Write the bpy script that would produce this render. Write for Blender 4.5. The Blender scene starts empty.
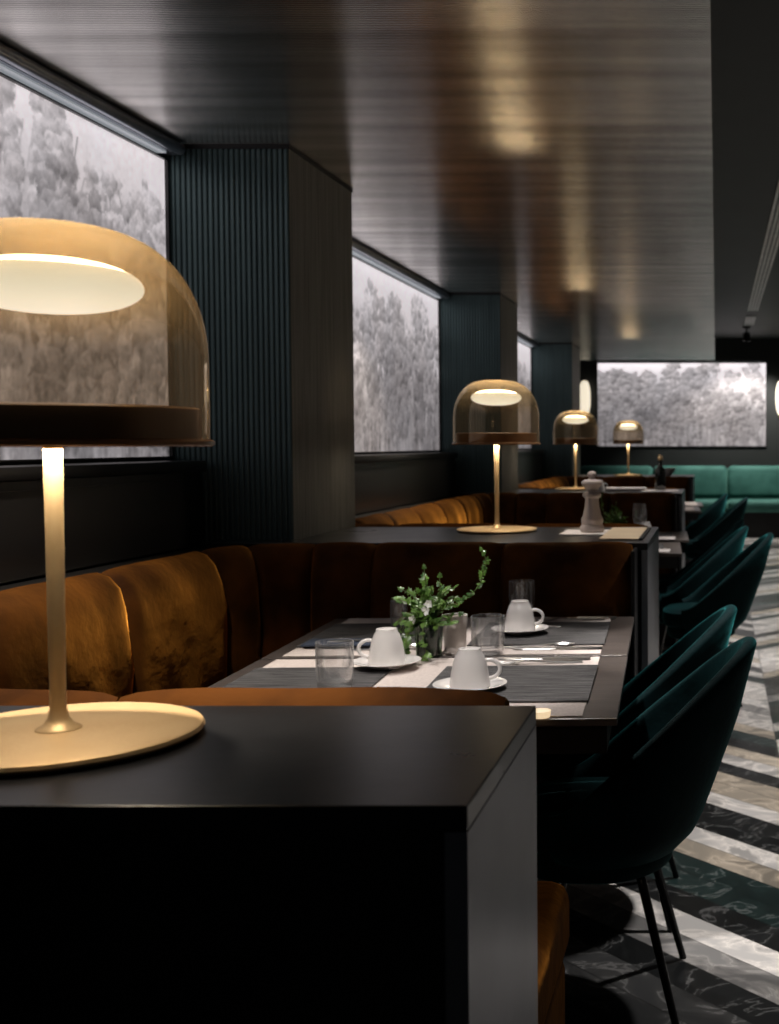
import bpy, bmesh, math, random
import numpy as np
from mathutils import Vector, Matrix, noise as mnoise
random.seed(7); rng = np.random.default_rng(5)
PI = math.pi
scene = bpy.context.scene
COL = scene.collection

# ------------------------------------------------------------------ camera
F_PX, CX, CY, PITCH, CZ = 1150.0, 716.0, 485.0, math.radians(2.05), 1.254
cam_d = bpy.data.cameras.new('camera'); cam = bpy.data.objects.new('camera', cam_d); COL.objects.link(cam)
cam.location = (0, 0, CZ); cam.rotation_euler = (PI/2 - PITCH, 0, 0)
cam_d.sensor_fit = 'HORIZONTAL'; cam_d.sensor_width = 36.0; cam_d.lens = 36.0*F_PX/779.0
cam_d.shift_x = -(CX - 389.5)/779.0; cam_d.shift_y = -(512.0 - CY)/779.0
cam_d.clip_start = 0.05
cam_d.dof.use_dof = True; cam_d.dof.focus_distance = 1.9; cam_d.dof.aperture_fstop = 9.5
scene.camera = cam

def at(px, py, z):
    """where a sight line through a pixel of the photograph meets the level z"""
    u = (px-CX)/F_PX; v = -(py-CY)/F_PX
    c, s = math.cos(PITCH), math.sin(PITCH)
    r = (u, c+v*s, -s+v*c); t = (z-CZ)/r[2]
    return (r[0]*t, r[1]*t, z)

# ------------------------------------------------------------------ materials
def nodes_of(name):
    m = bpy.data.materials.new(name); m.use_nodes = True
    nt = m.node_tree
    return m, nt, nt.nodes, nt.links, nt.nodes['Principled BSDF']

def mat(name, col, rough=0.5, metal=0.0, col2=None, nscale=8, ndetail=4, bump=0.0, bscale=60, sheen=0.0, sheen_tint=None,
        coat=0.0, stretch=None, spec=0.5, emit=None, estr=0.0, rvar=0.0, aniso=0.0):
    m, nt, N, L, p = nodes_of(name)
    p.inputs['Base Color'].default_value = (*col, 1); p.inputs['Roughness'].default_value = rough
    p.inputs['Metallic'].default_value = metal; p.inputs['Specular IOR Level'].default_value = spec
    p.inputs['Coat Weight'].default_value = coat
    if sheen:
        p.inputs['Sheen Weight'].default_value = sheen; p.inputs['Sheen Roughness'].default_value = 0.35
        p.inputs['Sheen Tint'].default_value = (*(sheen_tint or col), 1)
    if emit: p.inputs['Emission Color'].default_value = (*emit, 1); p.inputs['Emission Strength'].default_value = estr
    tc = N.new('ShaderNodeTexCoord'); mp = N.new('ShaderNodeMapping'); L.new(tc.outputs['Object'], mp.inputs['Vector'])
    if stretch: mp.inputs['Scale'].default_value = stretch
    nz = N.new('ShaderNodeTexNoise'); nz.inputs['Scale'].default_value = nscale; nz.inputs['Detail'].default_value = ndetail
    L.new(mp.outputs[0], nz.inputs['Vector'])
    c2 = col2 or tuple(c*0.8 for c in col)
    rp = N.new('ShaderNodeValToRGB'); rp.color_ramp.elements[0].color = (*c2, 1); rp.color_ramp.elements[1].color = (*col, 1)
    rp.color_ramp.elements[0].position = 0.35; rp.color_ramp.elements[1].position = 0.65
    L.new(nz.outputs['Fac'], rp.inputs['Fac']); L.new(rp.outputs[0], p.inputs['Base Color'])
    if rvar:
        mr = N.new('ShaderNodeMapRange'); mr.inputs['To Min'].default_value = rough-rvar; mr.inputs['To Max'].default_value = rough+rvar
        L.new(nz.outputs['Fac'], mr.inputs['Value']); L.new(mr.outputs[0], p.inputs['Roughness'])
    if bump:
        n2 = N.new('ShaderNodeTexNoise'); n2.inputs['Scale'].default_value = bscale; n2.inputs['Detail'].default_value = 5
        L.new(mp.outputs[0], n2.inputs['Vector'])
        b = N.new('ShaderNodeBump'); b.inputs['Strength'].default_value = bump; b.inputs['Distance'].default_value = 0.01
        L.new(n2.outputs['Fac'], b.inputs['Height']); L.new(b.outputs[0], p.inputs['Normal'])
    return m

M = {}
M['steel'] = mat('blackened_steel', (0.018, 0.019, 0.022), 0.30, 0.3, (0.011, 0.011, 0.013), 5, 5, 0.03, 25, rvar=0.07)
M['steel_lit'] = mat('blackened_steel_lit', (0.27, 0.28, 0.31), 0.38, 0.8, (0.19, 0.20, 0.22), 4, 5, 0.03, 30, rvar=0.06)  # same steel, paler base standing for the light on the end panels
M['black'] = mat('black_lacquer', (0.010, 0.010, 0.011), 0.45, 0, (0.007, 0.007, 0.008), 4, spec=0.3)
M['panel_black'] = mat('black_panel_paint', (0.012, 0.011, 0.011), 0.34, 0, (0.008, 0.0075, 0.0075), 3, 4, spec=0.5)
M['teal_metal'] = mat('dark_teal_metal', (0.080, 0.125, 0.130), 0.38, 0.5, (0.060, 0.095, 0.100), 6, 3, stretch=(8, 8, 0.5))
M['teal_lit'] = mat('brushed_teal_lit', (0.30, 0.295, 0.275), 0.40, 0.7, (0.20, 0.20, 0.19), 10, 3, stretch=(12, 12, 0.25))  # pillar metal with a paler base put in for its lit side
M['soffit'] = mat('ribbed_dark_metal', (0.90, 0.88, 0.86), 0.20, 0.95, (0.56, 0.545, 0.53), 5, 6, stretch=(0.10, 2.0, 1), rvar=0.04)
M['dark_ceiling'] = mat('dark_ceiling_paint', (0.020, 0.024, 0.022), 0.6, 0, None, 3)
M['dark_wall'] = mat('dark_wall_paint', (0.014, 0.017, 0.017), 0.55, 0, None, 3)
M['rail'] = mat('rail_metal', (0.42, 0.45, 0.52), 0.30, 0.9, None, 20)
M['orange'] = mat('rust_velvet', (0.10, 0.033, 0.0045), 0.8, 0, (0.026, 0.008, 0.0015), 7, 6, 0.4, 14, 1.0, (1.0, 0.40, 0.06), spec=0.08)
M['teal_velvet'] = mat('teal_velvet', (0.0018, 0.0125, 0.0145), 0.75, 0, (0.0009, 0.0065, 0.0075), 9, 5, 0.15, 40, 0.35, (0.08, 0.60, 0.62), spec=0.08)
M['green_velvet'] = mat('green_velvet', (0.07, 0.20, 0.17), 0.65, 0, (0.04, 0.13, 0.11), 4, 5, 0.15, 20, 0.6, (0.4, 0.9, 0.75), spec=0.2)
M['gold'] = mat('satin_gold', (0.84, 0.60, 0.33), 0.50, 0.52, (0.78, 0.53, 0.27), 14, 5, 0.06, 180)
M['bronze'] = mat('bronze_collar', (0.42, 0.22, 0.10), 0.30, 0.35, None, 14)
M['leg'] = mat('black_leg_metal', (0.012, 0.012, 0.013), 0.35, 0.5, None, 14)
M['table'] = mat('dark_table_wood', (0.095, 0.078, 0.070), 0.30, 0, (0.060, 0.050, 0.046), 6, 5, 0.05, 30, stretch=(1, 9, 9))
M['linen'] = mat('grey_beige_linen', (0.66, 0.585, 0.54), 0.8, 0, (0.57, 0.50, 0.465), 160, 3, 0.15, 300, spec=0.2)
M['woven'] = mat('dark_woven_mat', (0.115, 0.11, 0.11), 0.62, 0, (0.012, 0.012, 0.014), 26, 7, 0.6, 110, stretch=(0.35, 4.5, 1), spec=0.35)
M['china'] = mat('white_china', (0.80, 0.77, 0.75), 0.16, 0, (0.78, 0.75, 0.73), 5, spec=0.6)
M['ceramic'] = mat('pale_ceramic', (0.72, 0.66, 0.62), 0.4, 0, (0.62, 0.56, 0.52), 8)
M['cutlery'] = mat('polished_steel', (0.85, 0.84, 0.83), 0.28, 1.0, None, 20)
M['napkin_blue'] = mat('navy_napkin', (0.035, 0.05, 0.085), 0.85, 0, None, 60, 3, 0.2, 200)
M['napkin'] = mat('white_napkin', (0.74, 0.68, 0.66), 0.8, 0, (0.66, 0.61, 0.59), 30, 3, 0.15, 150)
M['tan'] = mat('tan_surface', (0.74, 0.60, 0.42), 0.45, 0, (0.66, 0.52, 0.36), 10, 4)
M['mill'] = mat('pale_mill_wood', (0.60, 0.52, 0.50), 0.35, 0, (0.52, 0.45, 0.43), 6, 4, stretch=(4, 4, 0.6))
M['leaf'] = mat('ivy_leaf', (0.15, 0.28, 0.05), 0.36, 0, (0.035, 0.095, 0.018), 45, 3)
M['stem'] = mat('ivy_stem', (0.09, 0.13, 0.03), 0.6, 0, None, 40)
M['petal'] = mat('white_petal', (0.85, 0.86, 0.80), 0.6, 0, None, 40)
M['soil'] = mat('potting_soil', (0.03, 0.022, 0.016), 0.9, 0, None, 80)
M['bottle'] = mat('dark_bottle_glass', (0.006, 0.008, 0.006), 0.08, 0, None, 8, spec=0.7)
M['vent'] = mat('vent_grey', (0.85, 0.85, 0.82), 0.5, 0.2, None, 8)
M['disc_glow'] = mat('pale_disc_glow', (0.85, 0.78, 0.66), 0.5, 0, None, 9, emit=(1, 0.75, 0.45), estr=0.8)
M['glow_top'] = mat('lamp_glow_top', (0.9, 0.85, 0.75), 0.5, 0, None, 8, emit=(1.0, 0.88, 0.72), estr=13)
M['strip'] = mat('cool_light_strip', (0.6, 0.62, 0.66), 0.4, 0, None, 8, emit=(0.85, 0.92, 1.0), estr=0.25)
M['sconce'] = mat('sconce_glow', (0.9, 0.85, 0.75), 0.5, 0, None, 8, emit=(1.0, 0.88, 0.68), estr=0.9)

def glow_under():  # emission standing for the bright reflection inside the dome
    m, nt, N, L, p = nodes_of('lamp_reflection_glow')
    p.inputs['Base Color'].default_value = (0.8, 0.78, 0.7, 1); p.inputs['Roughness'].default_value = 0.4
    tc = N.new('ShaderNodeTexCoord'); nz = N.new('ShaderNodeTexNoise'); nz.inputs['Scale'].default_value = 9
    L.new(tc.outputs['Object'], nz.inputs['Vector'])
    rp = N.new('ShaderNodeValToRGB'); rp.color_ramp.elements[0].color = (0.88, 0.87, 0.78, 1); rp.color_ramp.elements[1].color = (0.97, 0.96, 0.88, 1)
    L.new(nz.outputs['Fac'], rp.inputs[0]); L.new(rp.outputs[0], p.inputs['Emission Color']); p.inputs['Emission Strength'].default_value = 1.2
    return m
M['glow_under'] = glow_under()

def dome_glass():
    """blown glass: smoky clear at the rim, gold coated towards the crown, opaque gold there imitating inner reflected glow"""
    m, nt, N, L, p = nodes_of('amber_dome_glass'); out = N['Material Output']; N.remove(p)
    tc = N.new('ShaderNodeTexCoord'); sp = N.new('ShaderNodeSeparateXYZ'); L.new(tc.outputs['Object'], sp.inputs[0])
    nz = N.new('ShaderNodeTexNoise'); nz.inputs['Scale'].default_value = 7; L.new(tc.outputs['Object'], nz.inputs['Vector'])
    ad = N.new('ShaderNodeMath'); ad.operation = 'MULTIPLY_ADD'; ad.inputs[1].default_value = 0.05; L.new(nz.outputs['Fac'], ad.inputs[0]); L.new(sp.outputs['Z'], ad.inputs[2])
    mr = N.new('ShaderNodeMapRange'); mr.inputs['From Min'].default_value = 0.435; mr.inputs['From Max'].default_value = 0.500; L.new(ad.outputs[0], mr.inputs['Value'])
    tr = N.new('ShaderNodeBsdfTransparent'); rp = N.new('ShaderNodeValToRGB')
    rp.color_ramp.elements[0].color = (0.94, 0.85, 0.73, 1); rp.color_ramp.elements[1].color = (0.93, 0.80, 0.58, 1)
    L.new(mr.outputs[0], rp.inputs[0]); L.new(rp.outputs[0], tr.inputs[0])
    tl = N.new('ShaderNodeBsdfTranslucent'); tl.inputs[0].default_value = (0.85, 0.63, 0.36, 1)
    df = N.new('ShaderNodeBsdfDiffuse'); df.inputs[0].default_value = (0.85, 0.64, 0.38, 1)
    m0 = N.new('ShaderNodeMixShader'); m0.inputs[0].default_value = 0.5; L.new(tl.outputs[0], m0.inputs[1]); L.new(df.outputs[0], m0.inputs[2])
    mk = N.new('ShaderNodeMath'); mk.operation = 'MULTIPLY'; mk.inputs[1].default_value = 0.26; L.new(mr.outputs[0], mk.inputs[0])
    mk2 = N.new('ShaderNodeMath'); mk2.operation = 'ADD'; mk2.inputs[1].default_value = 0.03; L.new(mk.outputs[0], mk2.inputs[0])
    m1 = N.new('ShaderNodeMixShader'); L.new(mk2.outputs[0], m1.inputs[0]); L.new(tr.outputs[0], m1.inputs[1]); L.new(m0.outputs[0], m1.inputs[2])
    gl = N.new('ShaderNodeBsdfGlossy'); gl.inputs['Roughness'].default_value = 0.03; gl.inputs['Color'].default_value = (1, 0.85, 0.62, 1)
    lw = N.new('ShaderNodeLayerWeight'); lw.inputs['Blend'].default_value = 0.28
    fm = N.new('ShaderNodeMath'); fm.operation = 'MULTIPLY_ADD'; fm.inputs[1].default_value = 0.55; fm.inputs[2].default_value = 0.05; L.new(lw.outputs['Facing'], fm.inputs[0])
    m2 = N.new('ShaderNodeMixShader'); L.new(fm.outputs[0], m2.inputs[0]); L.new(m1.outputs[0], m2.inputs[1]); L.new(gl.outputs[0], m2.inputs[2])
    L.new(m2.outputs[0], out.inputs['Surface'])
    return m
M['dome'] = dome_glass()

def thin_glass(name, tint, blend=0.25, k=0.6, base=0.05, rim_glint=0.0):
    m, nt, N, L, p = nodes_of(name); out = N['Material Output']; N.remove(p)
    tr = N.new('ShaderNodeBsdfTransparent'); tr.inputs[0].default_value = (*tint, 1)
    gl = N.new('ShaderNodeBsdfGlossy'); gl.inputs['Roughness'].default_value = 0.04
    lw = N.new('ShaderNodeLayerWeight'); lw.inputs['Blend'].default_value = blend
    fm = N.new('ShaderNodeMath'); fm.operation = 'MULTIPLY_ADD'; fm.inputs[1].default_value = k; fm.inputs[2].default_value = base
    L.new(lw.outputs['Facing'], fm.inputs[0])
    mx = N.new('ShaderNodeMixShader'); L.new(fm.outputs[0], mx.inputs[0]); L.new(tr.outputs[0], mx.inputs[1]); L.new(gl.outputs[0], mx.inputs[2])
    if rim_glint:
        df = N.new('ShaderNodeBsdfDiffuse'); df.inputs[0].default_value = (0.9, 0.9, 0.9, 1)  # white mixed in at grazing edges in place of bright rim reflections
        pw = N.new('ShaderNodeMath'); pw.operation = 'POWER'; pw.inputs[1].default_value = 3.0; L.new(lw.outputs['Facing'], pw.inputs[0])
        hm = N.new('ShaderNodeMath'); hm.operation = 'MULTIPLY_ADD'; hm.inputs[1].default_value = rim_glint; hm.inputs[2].default_value = rim_glint*0.08; L.new(pw.outputs[0], hm.inputs[0])
        m2 = N.new('ShaderNodeMixShader'); L.new(hm.outputs[0], m2.inputs[0]); L.new(mx.outputs[0], m2.inputs[1]); L.new(df.outputs[0], m2.inputs[2]); mx = m2
    L.new(mx.outputs[0], out.inputs['Surface'])
    return m
M['glass'] = thin_glass('clear_glass', (0.97, 0.97, 0.97), 0.30, 0.70, 0.05, 0.5)
M['green_glass'] = thin_glass('green_vase_glass', (0.22, 0.42, 0.20), 0.3, 0.5, 0.04)
M['acrylic'] = thin_glass('mural_acrylic', (0.86, 0.86, 0.88), 0.3, 0.5, 0.04)

def mural_mat(strength):
    m, nt, N, L, p = nodes_of('backlit_mural')
    at_ = N.new('ShaderNodeAttribute'); at_.attribute_name = 'paint'
    mx = N.new('ShaderNodeMix'); mx.data_type = 'RGBA'; mx.blend_type = 'MULTIPLY'; mx.inputs['Factor'].default_value = 1
    mx.inputs['B'].default_value = (0.55, 0.55, 0.55, 1); L.new(at_.outputs['Color'], mx.inputs['A'])
    L.new(mx.outputs['Result'], p.inputs['Base Color']); L.new(at_.outputs['Color'], p.inputs['Emission Color'])
    p.inputs['Emission Strength'].default_value = strength; p.inputs['Roughness'].default_value = 0.5; p.inputs['Specular IOR Level'].default_value = 0.2
    return m
M['mural'] = mural_mat(1.0)

def floor_mat():
    m, nt, N, L, p = nodes_of('chevron_marble')
    tc = N.new('ShaderNodeTexCoord'); sp = N.new('ShaderNodeSeparateXYZ'); L.new(tc.outputs['Object'], sp.inputs[0])
    def math_(op, a, b=None, c=None):
        n = N.new('ShaderNodeMath'); n.operation = op
        for i, v in enumerate((a, b, c)):
            if v is None: continue
            if isinstance(v, (int, float)): n.inputs[i].default_value = v
            else: L.new(v, n.inputs[i])
        return n.outputs[0]
    xs = math_('SUBTRACT', sp.outputs['X'], 0.254)
    tri = math_('PINGPONG', xs, 0.86)                       # 0 on a seam, growing to the next
    v = math_('SUBTRACT', sp.outputs['Y'], tri)             # planks run 45 degrees away from each seam
    k = math_('DIVIDE', v, 0.142)
    idx = math_('FLOOR', k)
    colid = math_('FLOOR', math_('DIVIDE', xs, 0.86))
    cm = N.new('ShaderNodeCombineXYZ'); L.new(idx, cm.inputs[0]); L.new(math_('MULTIPLY', colid, 3.7), cm.inputs[1])
    wn = N.new('ShaderNodeTexWhiteNoise'); wn.noise_dimensions = '2D'; L.new(cm.outputs[0], wn.inputs['Vector'])
    rp = N.new('ShaderNodeValToRGB'); rp.color_ramp.interpolation = 'CONSTANT'
    cols = [(0.0, (0.52, 0.50, 0.49)), (0.22, (0.010, 0.011, 0.012)), (0.40, (0.24, 0.235, 0.235)), (0.56, (0.40, 0.35, 0.29)), (0.64, (0.014, 0.028, 0.028)), (0.76, (0.62, 0.60, 0.59)), (0.93, (0.045, 0.046, 0.048))]
    el = rp.color_ramp.elements
    el[0].position = 0; el[0].color = (*cols[0][1], 1); el[1].position = cols[1][0]; el[1].color = (*cols[1][1], 1)
    for pos, c in cols[2:]:
        e = el.new(pos); e.color = (*c, 1)
    L.new(wn.outputs['Value'], rp.inputs[0])
    # marble veins, shifted per plank
    off = N.new('ShaderNodeVectorMath'); off.operation = 'ADD'
    sc = N.new('ShaderNodeVectorMath'); sc.operation = 'SCALE'; sc.inputs['Scale'].default_value = 9; L.new(wn.outputs['Color'], sc.inputs[0])
    L.new(tc.outputs['Object'], off.inputs[0]); L.new(sc.outputs[0], off.inputs[1])
    nz = N.new('ShaderNodeTexNoise'); nz.inputs['Scale'].default_value = 5; nz.inputs['Detail'].default_value = 9; nz.inputs['Distortion'].default_value = 1.6
    L.new(off.outputs[0], nz.inputs['Vector'])
    vr = N.new('ShaderNodeValToRGB'); e = vr.color_ramp.elements
    e[0].position = 0.40; e[0].color = (0.62, 0.62, 0.62, 1); e[1].position = 0.60; e[1].color = (0.9, 0.9, 0.9, 1)
    e2 = e.new(0.5); e2.color = (1.25, 1.22, 1.18, 1)
    L.new(nz.outputs['Fac'], vr.inputs[0])
    mx = N.new('ShaderNodeMix'); mx.data_type = 'RGBA'; mx.blend_type = 'MULTIPLY'; mx.inputs['Factor'].default_value = 1
    L.new(rp.outputs[0], mx.inputs['A']); L.new(vr.outputs[0], mx.inputs['B'])
    # pale veins on the dark stones
    vn = math_('ABSOLUTE', math_('SUBTRACT', nz.outputs['Fac'], 0.5))
    vl = N.new('ShaderNodeMapRange'); vl.inputs['From Min'].default_value = 0.0; vl.inputs['From Max'].default_value = 0.018; vl.inputs['To Min'].default_value = 0.10; vl.inputs['To Max'].default_value = 0.0
    L.new(vn, vl.inputs['Value'])
    ad = N.new('ShaderNodeMix'); ad.data_type = 'RGBA'; ad.blend_type = 'ADD'; ad.inputs['Factor'].default_value = 1
    L.new(mx.outputs['Result'], ad.inputs['A']); L.new(vl.outputs[0], ad.inputs['B'])
    # joints
    fr = math_('FRACT', k); jd = math_('MINIMUM', fr, math_('SUBTRACT', 1.0, fr)); jd2 = math_('MULTIPLY', tri, 7.0)
    jm = N.new('ShaderNodeMapRange'); jm.inputs['From Min'].default_value = 0.01; jm.inputs['From Max'].default_value = 0.03; jm.inputs['To Min'].default_value = 0.45
    L.new(math_('MINIMUM', jd, jd2), jm.inputs['Value'])
    m3 = N.new('ShaderNodeMix'); m3.data_type = 'RGBA'; m3.blend_type = 'MULTIPLY'; m3.inputs['Factor'].default_value = 1
    L.new(ad.outputs['Result'], m3.inputs['A']); L.new(jm.outputs[0], m3.inputs['B'])
    L.new(m3.outputs['Result'], p.inputs['Base Color'])
    p.inputs['Roughness'].default_value = 0.28
    return m
M['floor'] = floor_mat()
M['bounce_wall'] = mat('bounce_wall_grey', (0.42, 0.40, 0.38), 0.6, 0, None, 3)  # paler than the other walls so the unseen wall bounces light

# ------------------------------------------------------------------ object helpers
def tag(o, label=None, cat=None, group=None, kind=None):
    if label: o['label'] = label
    if cat: o['category'] = cat
    if group: o['group'] = group
    if kind: o['kind'] = kind
    return o

def empty(name, loc, label, cat, rz=0.0, group=None):
    o = bpy.data.objects.new(name, None); COL.objects.link(o); o.empty_display_size = 0.05
    o.location = loc; o.rotation_euler = (0, 0, rz)
    return tag(o, label, cat, group)

def link(name, bm, m, parent=None, loc=None, smooth=False, rot=None, label=None):
    me = bpy.data.meshes.new(name); bmesh.ops.recalc_face_normals(bm, faces=bm.faces[:]); bm.to_mesh(me); bm.free()
    for mm in (m if isinstance(m, (list, tuple)) else [m]): me.materials.append(mm)
    if smooth:
        for p in me.polygons: p.use_smooth = True
        try: me.set_sharp_from_angle(angle=math.radians(40))
        except Exception: pass
    o = bpy.data.objects.new(name, me); COL.objects.link(o)
    if parent is not None: o.parent = parent
    if loc is not None: o.location = loc
    if rot is not None: o.rotation_euler = rot
    if label: o['label'] = label
    return o

def struct(name, bm, m, label, smooth=False):
    o = link(name, bm, m, None, smooth=smooth)
    return tag(o, label, None, None, 'structure')

def box(bm, x0, x1, y0, y1, z0, z1, bev=0.0, seg=2):
    vs = [bm.verts.new((x, y, z)) for x in (x0, x1) for y in (y0, y1) for z in (z0, z1)]
    fs = [bm.faces.new([vs[i] for i in q]) for q in ((0, 1, 3, 2), (4, 6, 7, 5), (0, 4, 5, 1), (2, 3, 7, 6), (0, 2, 6, 4), (1, 5, 7, 3))]
    if bev > 0:
        es = list({e for f in fs for e in f.edges})
        bmesh.ops.bevel(bm, geom=es, offset=bev, segments=seg, profile=0.5, affect='EDGES')
    return bm

def bx(x0, x1, y0, y1, z0, z1, bev=0.0, seg=2): return box(bmesh.new(), x0, x1, y0, y1, z0, z1, bev, seg)

def prism(poly, z0, z1, bev=0.0):
    bm = bmesh.new()
    a = [bm.verts.new((x, y, z0)) for x, y in poly]; b = [bm.verts.new((x, y, z1)) for x, y in poly]
    bm.faces.new(a[::-1]); bm.faces.new(b); n = len(poly)
    for i in range(n): bm.faces.new((a[i], a[(i+1) % n], b[(i+1) % n], b[i]))
    if bev: bmesh.ops.bevel(bm, geom=bm.edges[:], offset=bev, segments=2, profile=0.5, affect='EDGES')
    return bm

def lathe(prof, n=40, bm=None, off=(0, 0, 0)):
    """profile of (radius, z); a radius of 0 closes to a point"""
    bm = bm or bmesh.new(); rings = []
    for r, z in prof:
        if r < 1e-6: rings.append([bm.verts.new((off[0], off[1], z+off[2]))])
        else: rings.append([bm.verts.new((off[0]+r*math.cos(2*PI*i/n), off[1]+r*math.sin(2*PI*i/n), z+off[2])) for i in range(n)])
    for a, b in zip(rings, rings[1:]):
        if len(a) == 1 and len(b) == 1: continue
        for i in range(n):
            j = (i+1) % n
            if len(a) == 1: bm.faces.new((a[0], b[i], b[j]))
            elif len(b) == 1: bm.faces.new((a[i], b[0], a[j]))
            else: bm.faces.new((a[i], b[i], b[j], a[j]))
    return bm

def tube(pts, rad, n=10, bm=None, cap=True):
    bm = bm or bmesh.new(); pts = [Vector(p) for p in pts]; rings = []
    rr = rad if isinstance(rad, (list, tuple)) else [rad]*len(pts)
    up = None
    for i, p in enumerate(pts):
        t = (pts[min(i+1, len(pts)-1)] - pts[max(i-1, 0)]).normalized()
        if up is None: up = t.orthogonal().normalized()
        up = (up - t*up.dot(t)).normalized(); sd = t.cross(up)
        rings.append([bm.verts.new(p + (up*math.cos(2*PI*k/n) + sd*math.sin(2*PI*k/n))*rr[i]) for k in range(n)])
    for a, b in zip(rings, rings[1:]):
        for k in range(n): bm.faces.new((a[k], a[(k+1) % n], b[(k+1) % n], b[k]))
    if cap: bm.faces.new(rings[0][::-1]); bm.faces.new(rings[-1])
    return bm

def copy_tree(o, parent=None, **kw):
    c = o.copy(); COL.objects.link(c)
    if parent is not None: c.parent = parent
    for ch in list(o.children): copy_tree(ch, c)
    return c

def dup(o, loc, rz=None, label=None, group=None):
    c = copy_tree(o); c.location = loc
    if rz is not None: c.rotation_euler = (0, 0, rz)
    if label: c['label'] = label
    if group: c['group'] = group
    return c

# ------------------------------------------------------------------ room shell
XW, XC, SOF, CEIL = -1.745, -1.338, 2.190, 2.73
YF, YS = 16.2, 12.9
struct('floor', bx(-3.4, 3.2, -1.2, YF+0.1, -0.06, 0), M['floor'], 'marble floor laid in chevron stripes of black, white, grey and green')
struct('ceiling', bx(-3.4, 3.2, -1.2, YF+0.1, CEIL, CEIL+0.06), M['dark_ceiling'], 'dark plain ceiling above the aisle')
struct('wall_left', bx(XW-0.1, XW, -1.2, YS, 0, CEIL), M['dark_wall'], 'dark left wall behind the lit murals and booths')
struct('wall_far', bx(-3.4, 3.2, YF, YF+0.1, 0, CEIL), M['dark_wall'], 'dark wall at the far end of the room')
struct('wall_right', bx(3.1, 3.2, -1.2, YF, 0, CEIL), M['bounce_wall'], 'unseen grey wall right of the aisle, kept pale to bounce light')

def ribbed_strip(length, pitch, depth, width):
    """corrugated sheet: ribs run along +X, repeat along +Y, rise along -Z"""
    bm = bmesh.new(); n = int(length/pitch); prev = None
    for i in range(n):
        for t in (0, 0.04, 0.10, 0.2, 0.35, 0.5, 0.65, 0.8, 0.90, 0.96):
            y = (i+t)*pitch; h = 1-abs(2*t-1)**3.6; row = (bm.verts.new((0, y, -h*depth)), bm.verts.new((width, y, -h*depth)))
            if prev: bm.faces.new((prev[0], prev[1], row[1], row[0]))
            prev = row
    return bm
b = ribbed_strip(YS+0.5, 0.0105, 0.0009, -0.012-XW)
for v in b.verts: v.co += Vector((XW, -0.5, SOF+0.0009))
box(b, XW, -0.012, -0.5, YS, SOF+0.003, CEIL-0.002)
so = struct('trim_1', b, M['soffit'], 'dropped soffit of fine ribbed dark metal over the booths', True)
for k, (y0, y1) in enumerate(((3.64, 4.27), (7.18, 7.80), (10.74, 11.36))):
    b = bmesh.new()
    box(b, XW, XC-0.006, y0+0.006, y1, 0, SOF-0.012)
    # fluted front (faces the camera) and fluted side
    pitch = 0.0172; n = int(round((XC-XW)/pitch)); pw = (XC-XW)/n; prev = None
    for i in range(n):
        for t, h in ((0, 0), (0.15, 0.8), (0.32, 1), (0.5, 1), (0.67, 0.8), (0.82, 0)):
            x = XW+(i+t)*pw; row = (b.verts.new((x, y0-0.005*h+0.005, 0)), b.verts.new((x, y0-0.005*h+0.005, SOF-0.012)))
            if prev: b.faces.new((prev[0], row[0], row[1], prev[1]))
            prev = row
    o = struct('trim_%d' % (k+2), b, M['teal_metal'], ('dark teal fluted pillar behind the nearest lamp', 'dark teal fluted pillar behind the second lamp', 'dark teal fluted pillar beside the third lamp')[k])
    b2 = bmesh.new(); n = 36; pw = (y1-y0)/n; prev = None
    for i in range(n):
        for t, h in ((0, 0), (0.15, 0.8), (0.32, 1), (0.5, 1), (0.67, 0.8), (0.82, 0)):
            y = y0+0.004+(i+t)*pw*0.993; row = (b2.verts.new((XC-0.004+0.003*h, y, 0)), b2.verts.new((XC-0.004+0.003*h, y, SOF-0.012)))
            if prev: b2.faces.new((prev[0], row[0], row[1], prev[1]))
            prev = row
    sd = link('side_cladding', b2, M['teal_lit'], o)
    b3 = bx(XW, XC+0.001, y0-0.004, y1, SOF-0.012, SOF-0.0005)
    link('shadow_gap', b3, M['black'], o)

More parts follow.
